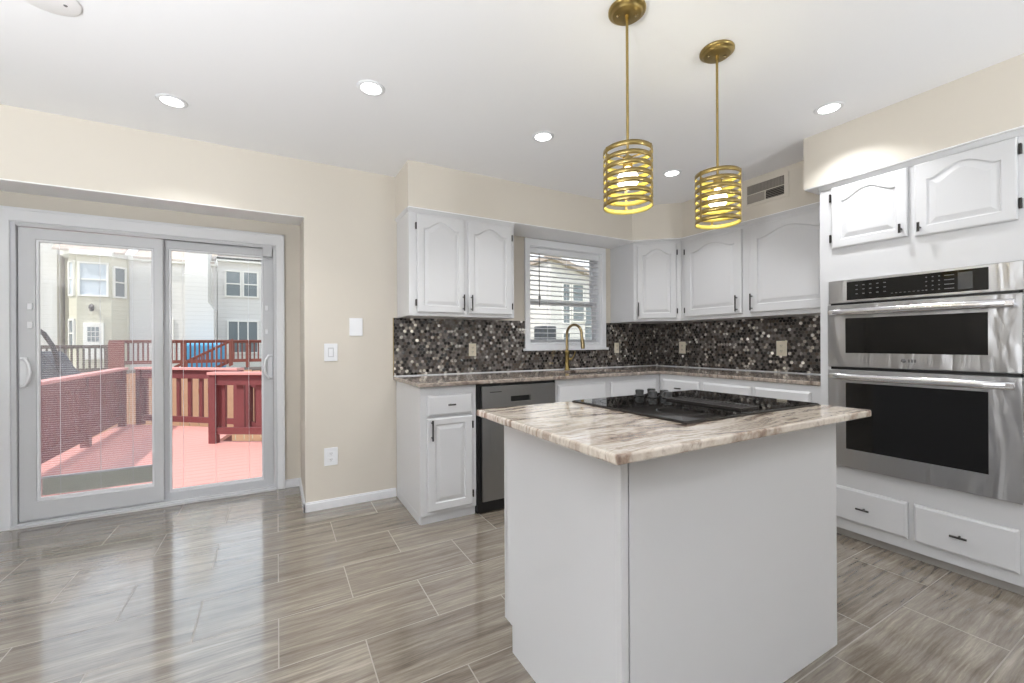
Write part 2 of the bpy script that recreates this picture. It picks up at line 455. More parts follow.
# ------------------------------------------------------------ the room
fl = MB(); fl.prism([(XW - .2, YS - .1), (XE + .2, YS - .1), (XE + .2, Y1 + .1), (0.25, Y1 + .1), (0.25, Y3 + .1), (-1.85, Y3 + .1), (-1.85, Y1 + .1), (XW - .2, Y1 + .1)], -0.08, 0.0)
struct('floor', fl, M['floor'], 'taupe streaked rectangular floor tiles with thin grout lines')
struct('ceiling', MB().box((XW - .2, YS - .2, H), (XE + .2, Y1 + .2, H + .12)), M['ceil'], 'smooth flat white kitchen ceiling')
# north wall of the kitchen, with the window opening
wn = cells('xz', [0.167, 1.99, 2.832, XE + .15], [0.0, 1.145, 2.048, H], {(1, 1)}, Y1, Y1 + 0.14)
wn.box((XW - .15, Y1, 0), (-1.80, Y1 + .14, H))
wn.box((-1.80, Y1 + .14, 0), (-1.94, Y3 + .14, H)); wn.box((0.167, Y1 + .14, 0), (0.31, Y3 + .14, H))
wn.add([(x, y, z) for x in (-1.80, 0.167) for y, z in ((Y1, 2.050), (Y1, H), (Y3, H), (Y3, 2.150))],
       [(0, 1, 2, 3), (4, 5, 6, 7), (0, 4, 5, 1), (1, 5, 6, 2), (2, 6, 7, 3), (3, 7, 4, 0)])
struct('wall_north', wn, M['wall'], 'beige wall with the header over the sliding door recess')
wb = cells('xz', [-1.80, -1.478, -0.002, 0.167], [0.0, 1.962, H], {(1, 0)}, Y3, Y3 + 0.14)
struct('wall_recess', wb, M['wall'], 'beige recessed wall around the sliding door')
struct('wall_east', MB().box((XE, YS, 0), (XE + .15, Y1, H)), M['wall'], 'beige wall behind the ovens')
struct('wall_west', cells('yz', [YS, -1.7, .9, Y1], [0, .85, 2.1, H], {(1, 1)}, XW - .15, XW), M['wall'], 'beige wall left of the sliding door')
w2 = thing('fill_window', 'wide white framed window, unseen, added in the west wall for fill daylight', None, (XW, -.4, .85), kind='structure')  # window and its wall opening added to let daylight in
cells('yz', [-1.7, -1.64, -.43, -.37, .84, .9], [.85, .91, 2.04, 2.1], {(1, 1), (3, 1)}, XW - .10, XW - .05).build('window_frame', M['vinyl'], w2, bevel=.004, merge=True)
MB().box((XW - .08, -1.65, .9), (XW - .075, .85, 2.05)).build('pane', M['glass'], w2)
ws = cells('xz', [XW - .15, 1.3, 2.3, XE + .15], [0.0, 2.15, H], {(1, 0)}, YS - .15, YS)  # opening added as an unseen source of daylight
struct('wall_south', ws, paint('bounce_cut_taupe', srgb(120, 112, 102), .7), 'taupe wall behind the viewer, darkened to cut bounce, with an added daylight opening')  # dark colour picked to weaken bounce onto south-facing sides
# white underside of the recess header
tr = MB(); tr.add([(x, y, z) for x in (-1.80, 0.167) for y, z in ((Y1 + .001, 2.044), (Y1 + .001, 2.052), (Y3, 2.152), (Y3, 2.144))],
       [(0, 1, 2, 3), (4, 5, 6, 7), (0, 4, 5, 1), (1, 5, 6, 2), (2, 6, 7, 3), (3, 7, 4, 0)])
struct('trim_1', tr, M['soffit_white'], 'white underside of the header above the sliding door')
# soffits above the cabinets
SP = [(.798, Y1), (.798, 2.904), (2.915, 2.904), (3.245, 2.612), (3.245, 1.427), (2.905, 1.427), (2.905, YS), (XE, YS), (XE, Y1)]
struct('trim_2', MB().prism(SP, ZS, H), M['wall'], 'beige soffit above the wall cabinets and ovens')
SP2 = [(.801, Y1), (.801, 2.907), (2.914, 2.907), (3.248, 2.614), (3.248, 1.424), (2.908, 1.424), (2.908, YS), (XE, YS), (XE, Y1)]
struct('trim_3', MB().prism(SP2, ZS - 0.006, ZS + .001), M['soffit_white'], 'white underside of the soffit')
# baseboards
def baseboard(name, segs, label):
    m = MB()
    for (x0, y0, x1, y1, nx, ny) in segs:
        for th, z0, z1 in ((0.013, 0.0, 0.056), (0.008, 0.056, 0.066)):
            m.box((min(x0, x1) + min(0, nx * th), min(y0, y1) + min(0, ny * th), z0), (max(x0, x1) + max(0, nx * th), max(y0, y1) + max(0, ny * th), z1))
    struct(name, m, M['trim'], label, bevel=0.002)
baseboard('baseboard_north', [(0.154, Y1, 0.79, Y1, 0, -1), (0.167, Y1 - .013, 0.167, Y3, -1, 0), (0.052, Y3, 0.167, Y3, 0, -1)], 'white baseboard at the foot of the beige wall')
baseboard('baseboard_west', [(XW, YS, XW, Y1, 1, 0)], 'white baseboard on the west wall')

# ------------------------------------------------------------ sliding door
d1 = thing('door_1', 'white vinyl sliding patio door with two glass panels', None, (-0.74, Y3, 0), kind='structure')
ca = cells('xz', [-1.572, -1.478, -0.002, 0.052], [0.0, 1.960, 2.045], {(1, 0)}, Y3 - 0.020, Y3 + 0.002)
ca.box((-1.572, Y3 - .026, 0), (-1.556, Y3 - .018, 2.045)); ca.box((0.036, Y3 - .026, 0), (0.052, Y3 - .018, 2.045)); ca.box((-1.572, Y3 - .026, 2.029), (0.052, Y3 - .018, 2.045))
ca.build('casing', M['trim'], d1, bevel=0.003, merge=True)
fr = cells('xz', [-1.478, -1.455, -0.025, -0.002], [0.0, 0.022, 1.944, 1.962], {(1, 1)}, Y3 - 0.004, Y3 + 0.13)
fr.box((-1.478, Y3 - .03, 0.0), (-0.01, Y3 + .0, 0.016)); fr.box((-1.455, Y3 + .028, 0.02), (-0.025, Y3 + .034, 0.034)); fr.box((-1.455, Y3 + .004, 1.935), (-0.025, Y3 + .010, 1.946))
fr.build('door_frame', M['vinyl'], d1, bevel=0.002)
def glass_panel(x0, x1, y, stiles, z0, z1, gz0, gz1, lab):
    g0, g1 = stiles
    p = cells('xz', [x0, g0, g1, x1], [z0, gz0, gz1, z1], {(1, 1)}, y, y + 0.04).build('door_panel', M['vinyl'], d1, bevel=0.004, merge=True)
    p['label'] = lab
    b = cells('xz', [g0 - .001, g0 + .013, g1 - .013, g1 + .001], [gz0 - .001, gz0 + .02, gz1 - .013, gz1 + .001], {(1, 1)}, y + 0.008, y + 0.030)
    b.build('glazing_bead', M['trim'], p, bevel=0.003, merge=True)
    MB().box((g0 + .01, y + .030, gz0 + .01), (g1 - .01, y + .034, gz1 - .01)).build('pane', M['glass_hazy' if x0 < -1 else 'glass'], p)
    return p
pL = glass_panel(-1.452, -0.722, Y3 + 0.012, (-1.372, -0.776), 0.036, 1.932, 0.150, 1.858, 'left door panel with mini blinds')
pR = glass_panel(-0.735, -0.026, Y3 + 0.062, (-0.698, -0.098), 0.024, 1.940, 0.074, 1.880, 'right door panel of clear glass')
# mini blinds inside the left panel
sl = MB(); z = 0.300
while z < 1.835:
    sl.add([(-1.358, Y3 + .049, z), (-0.790, Y3 + .049, z), (-0.790, Y3 + .0535, z + .0008), (-1.358, Y3 + .0535, z + .0008)], [(0, 1, 2, 3)])
    z += 0.0145
sl.build('blind_slats', M['slat'], pL)
MB().box((-1.360, Y3 + .047, 0.286), (-0.788, Y3 + .056, 0.298)).build('blind_rail', M['plate'], pL)
st = MB()
for i in range(14): st.box((-1.358, Y3 + .048, 0.176 + i * .0079), (-0.790, Y3 + .055, 0.176 + i * .0079 + .0068))
st.build('blind_stack', paint('grey_green_blind', srgb(222, 225, 214), 0.5), pL)
for px, xs in ((pL, (-1.27, -1.07, -0.90)), (pR, (-0.62, -0.42, -0.20))):
    yy = Y3 + (.0475 if px is pL else .099)
    for x in xs:
        MB().box((x - .0012, yy - .001, 0.17 if px is pL else 0.09), (x + .0012, yy + .001, 1.85)).build('blind_cord', M['plate'], px)
def d_handle(x, z, dirx, y, parent):
    m = MB(); m.box((x - .017, y - .008, z - .098), (x + .017, y, z + .098))
    m.tube([(x - .012 * dirx, y - .004, z + .088), (x + .010 * dirx, y - .018, z + .086), (x + .030 * dirx, y - .034, z + .055), (x + .038 * dirx, y - .038, z),
            (x + .030 * dirx, y - .034, z - .055), (x + .010 * dirx, y - .018, z - .086), (x - .012 * dirx, y - .004, z - .088)], 0.009, 10)
    m.build('handle', M['plate'], parent, bevel=0.003)
d_handle(-1.425, 0.993, 1, Y3 + .012, pL); d_handle(-0.052, 0.985, -1, Y3 + .062, pR)
for (x, z) in ((-1.398, 1.42), (-1.398, 1.30)): MB().box((x - .010, Y3 + .002, z - .022), (x + .014, Y3 + .013, z + .022)).build('blind_slider', M['plate'], pL, bevel=0.003)
for (x, z) in ((-0.073, 1.46), (-0.073, 1.27)): MB().box((x - .010, Y3 + .052, z - .020), (x + .010, Y3 + .063, z + .020)).build('blind_slider', M['plate'], pR, bevel=0.003)
MB().box((-0.098, Y3 - .004, 1.868), (-0.030, Y3 + .06, 1.945)).build('frame_block', M['vinyl'], d1, bevel=0.003)

# ------------------------------------------------------------ kitchen window
w1 = thing('window_1', 'white double hung kitchen window above the sink', None, (2.41, Y1, 1.1), kind='structure')
c = cells('xz', [1.941, 1.992, 2.830, 2.882], [1.100, 1.148, 2.046, 2.110], {(1, 1)}, Y1 - .022, Y1 + .002)
c.box((1.925, Y1 - .040, 1.096), (2.898, Y1 + .0, 1.118)); c.build('casing', M['trim'], w1, bevel=0.003, merge=True)
cells('xz', [1.990, 1.998, 2.824, 2.832], [1.145, 1.153, 2.040, 2.048], {(1, 1)}, Y1 - .002, Y1 + .139).build('jamb', M['trim'], w1)
cells('xz', [1.998, 2.032, 2.790, 2.824], [1.153, 1.20, 1.548, 1.562], {(1, 1)}, Y1 + .070, Y1 + .098).build('lower_sash', M['vinyl'], w1, bevel=.002)
cells('xz', [1.998, 2.032, 2.790, 2.824], [1.530, 1.562, 2.005, 2.040], {(1, 1)}, Y1 + .100, Y1 + .128).build('upper_sash', M['vinyl'], w1, bevel=.002)
MB().box((2.03, Y1 + .082, 1.19), (2.80, Y1 + .086, 1.55)).build('pane', M['glass'], w1)
MB().box((2.03, Y1 + .112, 1.55), (2.80, Y1 + .116, 2.01)).build('pane', M['glass'], w1)
wbld = thing('window_blind', 'white horizontal slat blind hanging in the window above the sink', 'blind', (2.41, Y1 + .035, 2.0))
MB().box((2.004, Y1 + .004, 1.985), (2.818, Y1 + .060, 2.038)).build('headrail', M['trim'], wbld, bevel=.003)
sb = MB(); z = 1.960
while z > 1.19:
    dy = .021; dz = -.0015
    sb.add([(2.006, Y1 + .034 - dy, z - dz), (2.816, Y1 + .034 - dy, z - dz), (2.816, Y1 + .034 + dy, z + dz), (2.006, Y1 + .034 + dy, z + dz),
            (2.006, Y1 + .034 - dy, z - dz + .0028), (2.816, Y1 + .034 - dy, z - dz + .0028), (2.816, Y1 + .034 + dy, z + dz + .0028), (2.006, Y1 + .034 + dy, z + dz + .0028)],
           [(0, 3, 2, 1), (4, 5, 6, 7), (0, 1, 5, 4), (1, 2, 6, 5), (2, 3, 7, 6), (3, 0, 4, 7)])
    z -= 0.044
sb.build('slats', M['slat'], wbld)
MB().box((2.006, Y1 + .012, 1.155), (2.816, Y1 + .056, 1.172)).build('bottom_rail', M['trim'], wbld, bevel=.003)
for x in (2.20, 2.42, 2.64):
    MB().box((x - .0015, Y1 + .011, 1.16), (x + .0015, Y1 + .013, 1.99)).build('ladder_cord', M['trim'], wbld)
MB().tube([(2.105, Y1 + .006, 1.985), (2.105, Y1 + .002, 1.50)], .0035, 8).build('tilt_wand', M['black_metal'], wbld)
MB().tube([(2.105, Y1 + .002, 1.595), (2.105, Y1 + .002, 1.565)], .011, 8).build('cord_tassel', M['legend'], wbld)

# ------------------------------------------------------------ mosaic backsplash
bs = MB()
bs.box((.776, Y1 - .007, .915), (1.941, Y1, ZU)); bs.box((1.941, Y1 - .007, .915), (2.882, Y1, 1.098)); bs.box((2.882, Y1 - .007, .915), (XE, Y1, ZU))
bs.box((XE - .007, 1.355, .915), (XE, Y1 - .007, ZU))
b_ = bs.build('tile_backsplash', M['mosaic']); tag(b_, 'dark brown and grey penny-round mosaic backsplash behind the counters', 'backsplash')
MB().box((.771, Y1 - .009, .915), (.777, Y1 - .0005, ZU)).build('edge_trim', M['brass_old'], None)
et = bpy.data.objects['edge_trim']; et.parent = b_
ck = MB(); ck.box((.776, Y1 - .011, .9152), (XE, Y1 - .007, .922)); ck.box((XE - .011, 1.355, .9152), (XE - .007, Y1 - .007, .922))
o = ck.build('caulk_line', M['trim']); o.parent = b_

# ------------------------------------------------------------ wall cabinets
def crown(pts, parent, z0, z1, out):
    m = MB()
    for (a, b) in zip(pts[:-1], pts[1:]):
        a = Vector((*a, 0)); b = Vector((*b, 0)); d = (b - a).normalized(); n = Vector((d.y, -d.x, 0))
        e = d * out * 0
        m.add([a + Vector((0, 0, z0)), b + Vector((0, 0, z0)), b + Vector((0, 0, z1)), a + Vector((0, 0, z1)),
               a + n * out * .3 + Vector((0, 0, z0)), b + n * out * .3 + Vector((0, 0, z0)), b + n * out + Vector((0, 0, z1)), a + n * out + Vector((0, 0, z1))],
              [(0, 1, 2, 3), (4, 5, 6, 7), (0, 1, 5, 4), (3, 2, 6, 7), (0, 4, 7, 3), (1, 5, 6, 2)])
    return m.build('top_moulding', M['white'], parent)
ZC = ZS - .007
c1 = thing('wall_cabinet', 'white two-door arched-panel wall cabinet left of the window', 'cabinet', (1.23, 3.09, ZU))
MB().box((.806, 2.925, ZU), (1.650, Y1 - .001, ZC)).build('carcass', M['white'], c1, bevel=.002)
crown([(.806, Y1 - .002), (.806, 2.925), (1.650, 2.925)], c1, ZC - .022, ZC, .016)
B = S(2.925)
dd = panel_door(B, .862, 1.222, 1.388, 2.078, c1); bar_handle(B, 1.205, 1.465, .12, True, dd); hinge(B, .856, 1.995, c1); hinge(B, .856, 1.455, c1)
dd = panel_door(B, 1.250, 1.622, 1.388, 2.078, c1); bar_handle(B, 1.270, 1.465, .12, True, dd); hinge(B, 1.628, 1.995, c1); hinge(B, 1.628, 1.455, c1)

c2 = thing('wall_cabinet', 'white diagonal corner wall cabinet with one narrow arched door', 'cabinet', (3.25, 2.95, ZU))
MB().prism([(2.958, Y1 - .001), (2.958, 2.935), (3.255, 2.638), (XE - .001, 2.638), (XE - .001, Y1 - .001)], ZU, ZC).build('carcass', M['white'], c2, bevel=.002)
crown([(2.958, 2.935), (3.255, 2.638)], c2, ZC - .02, ZC, .014)
B = Basis((2.958, 2.935, 0), (1, -1, 0), (-1, -1, 0)); L = .42
dd = panel_door(B, .030, L - .040, 1.388, 2.078, c2, mar=.05); bar_handle(B, .043, 1.475, .13, True, dd); hinge(B, L - .033, 1.995, c2); hinge(B, L - .033, 1.455, c2)

c3 = thing('wall_cabinet', 'white two-door arched-panel wall cabinet between the corner and the ovens', 'cabinet', (3.41, 2.0, ZU))
MB().box((3.255, 1.357, ZU), (XE - .001, 2.634, ZC)).build('carcass', M['white'], c3, bevel=.002)
crown([(3.255, 2.634), (3.255, 1.357)], c3, ZC - .02, ZC, .014)
B = W(3.255)
dd = panel_door(B, -2.585, -2.048, 1.395, 2.068, c3, mar=.062); bar_handle(B, -2.085, 1.475, .13, True, dd); hinge(B, -2.592, 1.985, c3); hinge(B, -2.592, 1.455, c3)
dd = panel_door(B, -1.985, -1.405, 1.395, 2.068, c3, mar=.062); bar_handle(B, -1.962, 1.475, .13, True, dd)

# ------------------------------------------------------------ base cabinets
YB = 2.63; XB = 2.96
c4 = thing('base_cabinet', 'white base cabinet with one drawer and one door left of the dishwasher', 'cabinet', (.98, 2.94, 0))
m = MB(); m.box((.792, YB, .060), (1.180, Y1 - .014, .886)); m.box((.792, YB + .03, 0), (1.180, Y1 - .014, .060)); m.build('carcass', M['white'], c4, bevel=.002)
MB().box((.800, YB + .022, 0), (1.180, YB + .032, .060)).build('toe_kick', M['white'], c4)
B = S(YB)
dd = slab_front(B, .836, 1.146, .700, .832, c4); bar_handle(B, .992, .768, .05, False, dd, T=True)
dd = panel_door(B, .836, 1.146, .085, .682, c4, rise=0, mar=.05); bar_handle(B, .862, .610, .13, True, dd)
hinge(B, 1.153, .62, c4); hinge(B, 1.153, .155, c4)

c5 = thing('base_cabinet', 'white sink base cabinet with two false drawer fronts under the window', 'cabinet', (2.38, 2.94, 0))
m = MB(); m.box((1.838, YB, .060), (2.958, Y1 - .014, .690)); m.box((1.838, YB, .690), (1.95, Y1 - .014, .886)); m.box((2.85, YB, .700), (2.958, Y1 - .014, .886))
m.box((1.95, YB, .700), (2.85, YB + .02, .886)); m.box((1.85, YB + .06, 0), (2.95, Y1 - .014, .060)); m.build('carcass', M['white'], c5)
for a, b in ((1.855, 2.320), (2.382, 2.905)):
    slab_front(B, a, b, .706, .845, c5, name='false_front')
    panel_door(B, a, b, .085, .685, c5, rise=0)

c6 = thing('base_cabinet', 'white base cabinet with a row of three drawers behind the cooktop', 'cabinet', (3.27, 2.0, 0))
m = MB(); m.box((XB, 1.357, .060), (XE - .001, 2.628, .886)); m.box((XB + .06, 1.357, 0), (XE - .001, 2.62, .060)); m.build('carcass', M['white'], c6)
B = W(XB)
for a, b in ((-2.585, -2.222), (-2.186, -1.800), (-1.770, -1.414)):
    dd = slab_front(B, a, b, .706, .845, c6)
    if a < -2.5: bar_handle(B, (a + b) / 2, .780, .06, False, dd, T=True)
    panel_door(B, a, b, .085, .685, c6, rise=0)

# ------------------------------------------------------------ worktops, sink, faucet
wt = cells('xy', [.772, 2.07, 2.74, 2.943, XE - .001], [1.357, 2.595, 2.74, 3.09, Y1 - .0015], {(0, 0), (1, 0), (2, 0), (1, 2)}, .888, .915)
o = wt.build('kitchen_worktop', M['granite2'], bevel=.006, seg=3, merge=True)
tag(o, 'L-shaped brown and grey marble worktop along the two backsplash walls', 'worktop')
sk = thing('kitchen_sink', 'stainless undermount sink below the gooseneck faucet', 'sink', (2.405, 2.915, .72))
m = MB(); m.box((2.05, 2.72, .700), (2.76, 3.11, .704)); m.box((2.05, 2.72, .704), (2.07, 3.11, .887)); m.box((2.74, 2.72, .704), (2.76, 3.11, .887))
m.box((2.07, 2.72, .704), (2.74, 2.74, .887)); m.box((2.07, 3.09, .704), (2.74, 3.11, .887)); m.build('basin', M['chrome'], sk)
MB().lathe((2.405, 2.915, .704), [(0, .003), (.04, .003), (.045, 0)], 24).build('drain', M['steel'], sk)
fa = thing('faucet', 'brass gooseneck pull-down faucet standing behind the sink', 'faucet', (2.345, 3.165, .915))
MB().lathe((2.345, 3.165, .915), [(0, 0), (.028, 0), (.028, .006), (.022, .012), (.0185, .02), (.0185, .15), (.021, .155), (.021, .175), (.014, .185), (0, .185)], 24).build('body', M['brass'], fa)
pts = [(2.345, 3.165, 1.095), (2.345, 3.165, 1.24)]
for i in range(13):
    a = PI - PI * i / 12
    pts.append((2.345 + .035 * (1 + math.cos(a)) / 2, 3.165 - .085 - .085 * math.cos(a), 1.245 + .085 * math.sin(a)))
pts += [(2.382, 2.993, 1.20)]
MB().tube(pts, .0125, 14).build('spout', M['brass_old'], fa)
MB().tube([(2.382, 2.993, 1.212), (2.384, 2.990, 1.185), (2.386, 2.985, 1.13), (2.386, 2.984, 1.112)], [.014, .017, .019, .016], 14).build('spray_head', M['brass_old'], fa)
MB().tube([(2.363, 3.165, 1.015), (2.385, 3.150, 1.015)], .012, 12).tube([(2.382, 3.150, 1.015), (2.400, 3.135, 1.045), (2.405, 3.12, 1.085)], [.006, .005, .006], 10).build('lever', M['brass'], fa)

# ------------------------------------------------------------ dishwasher
dw = thing('dishwasher', 'stainless dishwasher with a recessed pocket handle under the worktop', 'dishwasher', (1.51, 2.92, 0))
MB().box((1.186, YB - .002, .005), (1.832, 3.2, .886)).build('tub', M['black'], dw)
MB().box((1.216, YB - .026, .082), (1.816, YB + .004, .700)).build('door', M['steel_dw'], dw, bevel=.004)
pnl = cells('xz', [1.216, 1.440, 1.600, 1.816], [.704, .752, .792, .868], {(1, 1)}, YB - .026, YB + .004).build('control_panel', M['steel_dw'], dw, bevel=.003, merge=True)
MB().box((1.44, YB - .006, .752), (1.60, YB + .002, .792)).build('pocket', M['black'], pnl)
m = MB(); m.box((1.275, YB - .0268, .826), (1.365, YB - .0255, .831)); m.build('badge', M['black'], pnl)
m = MB(); m.box((1.215, YB - .0022, .012), (1.815, YB + .0, .075)); m.build('kick_plate', M['black'], dw)

# ------------------------------------------------------------ tall oven cabinet and ovens
XO = 2.94
tc = thing('oven_cabinet', 'tall white cabinet around the ovens with two arched doors and two drawers', 'cabinet', (3.25, .92, 0))
cc = cells('yz', [.450, .540, 1.296, 1.354], [.050, .424, 1.528, ZC], {(1, 1)}, XO, XO + .02); cc.build('face_frame', M['white'], tc, bevel=.0015, merge=True)
m = MB(); m.box((XO + .02, 1.334, .05), (XE - .001, 1.354, ZC)); m.box((XO + .02, .450, .05), (XE - .001, .490, ZC)); m.box((XO + .02, .49, .05), (XE - .001, 1.334, .40)); m.box((XO + .02, .49, 1.55), (XE - .001, 1.334, ZC)); m.box((XE - .02, .49, .40), (XE - .001, 1.334, 1.55)); m.build('carcass', M['white'], tc)
MB().box((2.975, .450, 0), (2.99, 1.354, .050)).build('toe_kick', M['toe'], tc)
crown([(XO, 1.354), (XO, .450)], tc, ZC - .026, ZC, .020)
B = W(XO)
dd = panel_door(B, -1.285, -.934, 1.722, 2.088, tc, mar=.048, rise=.05); bar_handle(B, -.957, 1.765, .048, True, dd, T=True, r=.006); hinge(B, -1.293, 2.030, tc); hinge(B, -1.293, 1.785, tc)
dd = panel_door(B, -.905, -.552, 1.712, 2.088, tc, mar=.048, rise=.05); bar_handle(B, -.882, 1.755, .048, True, dd, T=True, r=.006); hinge(B, -.545, 2.030, tc); hinge(B, -.545, 1.785, tc)
dd = slab_front(B, -1.290, -.940, .112, .306, tc); bar_handle(B, -1.128, .207, .06, False, dd, T=True)
dd = slab_front(B, -.915, -.552, .108, .306, tc); bar_handle(B, -.742, .205, .06, False, dd, T=True)

ov = thing('wall_oven', 'stainless double wall oven with black glass windows set in the tall cabinet', 'oven', (2.95, .93, .425))
y0, y1_ = .533, 1.298
MB().box((2.925, .546, .432), (XE - .05, 1.290, 1.522)).build('body', M['black'], ov)
cp = MB().box((2.916, y0, 1.392), (2.941, y1_, 1.526)).build('control_panel', M['steel'], ov, bevel=.003)
cg = MB().box((2.9135, .640, 1.406), (2.918, 1.204, 1.512)).build('control_glass', M['oven_glass'], ov, bevel=.001)
MB().box((2.9125, .692, 1.418), (2.9137, .742, 1.500)).build('display', M['display'], cg)
def button(a0, a1, z0, z1): MB().box((2.9128, a0, z0), (2.9137, a1, z1)).build('button', M['legend'], cg)
for zz in (1.437, 1.462, 1.486):
    for i in range(5): button(1.16 - i * .032 - .010, 1.16 - i * .032, zz, zz + .004)
for zz in (1.425, 1.447, 1.469, 1.491):
    for i in range(3): button(.86 - i * .024 - .006, .86 - i * .024, zz, zz + .004)
    button(.755, .790, zz, zz + .003)
for i in range(8): button(1.00 - i * .018 - .008, 1.00 - i * .018, 1.425, 1.428)
def oven_door(z0, z1, g0, g1, hz, name, badge):
    X = 2.902
    p = MB().box((X, y0, z0), (2.934, y1_, z1)).build('oven_door', M['steel'], ov, bevel=.004); p['label'] = name
    MB().box((X - .0018, .640, g0), (X + .002, 1.206, g1)).build('window', M['oven_glass'], p, bevel=.001)
    h = MB(); n = 14; pts = []
    for i in range(n + 1):
        t = i / n; e = min(t, 1 - t); pts.append((X - .048 + .022 * max(0, 1 - e / .09) ** 2, y0 + .022 + (y1_ - y0 - .044) * t, hz))
    # flattened, slightly bowed bar
    vs = []; fs = []; k = 12
    for q in pts:
        for j in range(k):
            a = 2 * PI * j / k; vs.append((q[0] + .010 * math.cos(a), q[1], q[2] + .019 * math.sin(a)))
    for i in range(n):
        for j in range(k): fs.append((i * k + j, i * k + (j + 1) % k, (i + 1) * k + (j + 1) % k, (i + 1) * k + j))
    h.add(vs, fs, True); h.add(vs[:k], [tuple(range(k))]); h.add(vs[-k:], [tuple(range(k))])
    for yy in (y0 + .035, y1_ - .035): h.box((X - .045, yy - .012, hz - .010), (X + .001, yy + .012, hz + .010))
    h.build('handle', M['chrome'], p)
    if badge:
        b = MB(); b.lathe((0, 0, 0), [(.0, .001), (.011, .001), (.011, 0)], 20)
        for v in b.v: v.x, v.y, v.z = X - v.z - .0002, .945 + v.x, (z0 + .045) + v.y
        for i in range(3): b.box((X - .0014, .927 - i * .012 - .008, z0 + .037), (X + .0005, .927 - i * .012, z0 + .053))
        b.build('badge', M['legend'], p)
    return p
oven_door(1.016, 1.380, 1.098, 1.300, 1.335, 'shallow upper oven door', True)
oven_door(.432, 1.000, .540, .926, .962, 'taller lower oven door', False)

# ------------------------------------------------------------ island
isl = thing('island_cabinet', 'white kitchen island cabinet with plain panels in the middle of the floor', 'island', (1.33, 1.13, 0))
m = MB(); m.box((.782, .862, .100), (1.872, 1.430, .889)); m.box((.782, .862, 0), (1.872, 1.392, .1)); m.build('carcass', M['white'], isl)
wp = MB(); wp.add([(x, y, z) for x in (.770, .783) for y, z in ((.832, 0), (1.392, 0), (1.392, .1), (1.436, .1), (1.436, .889), (.832, .889))],
     [(0, 1, 2, 3, 4, 5), (6, 7, 8, 9, 10, 11)] + [(i, (i + 1) % 6, 6 + (i + 1) % 6, 6 + i) for i in range(6)])
wp.build('end_panel', M['white'], isl, bevel=.001)
MB().box((.768, .810, 0), (.793, .832, .889)).build('corner_post', M['white'], isl, bevel=.002)
MB().box((.799, .812, 0), (1.877, .826, .889)).build('back_panel', M['white'], isl, bevel=.001)
MB().box((1.866, .826, 0), (1.877, 1.43, .889)).build('end_panel', M['white'], isl)
MB().box((.770, 1.430, .100), (1.877, 1.452, .889)).build('face_frame', M['white'], isl, bevel=.002)
B = Basis((0, 1.452, 0), (-1, 0, 0), (0, 1, 0))
for a, b in ((-1.85, -1.335), (-1.315, -.80)): panel_door(B, a, b, .12, .87, isl, rise=0)
o = MB().box((.660, .708, .890), (1.899, 1.468, .915)).build('island_worktop', M['granite'], bevel=.006, seg=3)
tag(o, 'cream and brown swirled marble worktop on the island', 'worktop')

ck = thing('cooktop', 'black glass cooktop with centre vent and knobs set in the island worktop', 'cooktop', (1.475, 1.148, .915))
MB().box((1.090, .866, .9152), (1.862, 1.432, .9235)).build('glass_top', M['cook_glass'], ck, bevel=.003)
m = MB(); m.box((1.088, .864, .9151), (1.864, .868, .9215)); m.box((1.088, 1.430, .9151), (1.864, 1.434, .9215)); m.box((1.088, .868, .9151), (1.092, 1.43, .9215)); m.box((1.860, .868, .9151), (1.864, 1.43, .9215)); m.build('edge_trim', M['black_metal'], ck)
g = MB(); g.box((1.425, .905, .9235), (1.432, 1.235, .932)); g.box((1.522, .905, .9235), (1.529, 1.235, .932)); g.box((1.432, .905, .9235), (1.522, .912, .932)); g.box((1.432, 1.228, .9235), (1.522, 1.235, .932))
for i in range(20): g.box((1.432, .918 + i * .0157, .9235), (1.522, .924 + i * .0157, .930))
g.build('vent_grille', M['black_metal'], ck, bevel=.001)
for (x, y) in ((1.440, 1.395), (1.520, 1.400), (1.445, 1.322), (1.520, 1.325), (1.482, 1.272)):
    MB().lathe((x, y, .9235), [(0, 0), (.024, 0), (.024, .004), (.017, .006), (.019, .024), (.016, .028), (0, .028)], 24).build('knob', M['black'], ck)
for (x, y, r) in ((1.25, 1.01, .085), (1.25, 1.28, .105), (1.70, 1.01, .105), (1.70, 1.28, .085)):
    MB().lathe((x, y, .92355), [(r, 0), (r, .0002), (r + .004, .0002), (r + .004, 0)], 48).build('burner_ring', M['display'], ck)

# ------------------------------------------------------------ wall plates and outlets
def plate(B, a, c, w, h, name, label, cat, kind, mat, group=None):
    t = thing(name, label, cat, B(a, 0, c), group)
    MB().box((a - w / 2, .0005, c - h / 2), (a + w / 2, .007, c + h / 2), B).build('cover_plate', mat, t, bevel=.002)
    if kind == 'outlet':
        for dz in (h * .17, -h * .17):
            MB().box((a - w * .22, .007, c + dz - h * .12), (a + w * .22, .009, c + dz + h * .12), B).build('receptacle', mat, t, bevel=.001)
            s_ = MB()
            for da in (-.006, .006): s_.box((a + da - .0012, .0088, c + dz - .002), (a + da + .0012, .0096, c + dz + .007), B)
            s_.box((a - .002, .0088, c + dz - .010), (a + .002, .0096, c + dz - .006), B); s_.build('slot', M['dark'], t)
    if kind == 'switch':
        MB().box((a - w * .22, .007, c - h * .27), (a + w * .22, .0085, c + h * .27), B).build('switch_frame', M['vinyl'], t, bevel=.001)
        MB().box((a - w * .15, .0085, c - h * .22), (a + w * .15, .012, c + h * .20), B).build('rocker', mat, t, bevel=.001)
    return t
Bn = S(Y1); Bt = S(Y1 - .007); Be = W(XE - .007)
plate(Bn, .334, 1.107, .088, .125, 'light_switch', 'white rocker light switch on the beige wall, lower of the two upper plates', 'switch', 'switch', M['plate'])
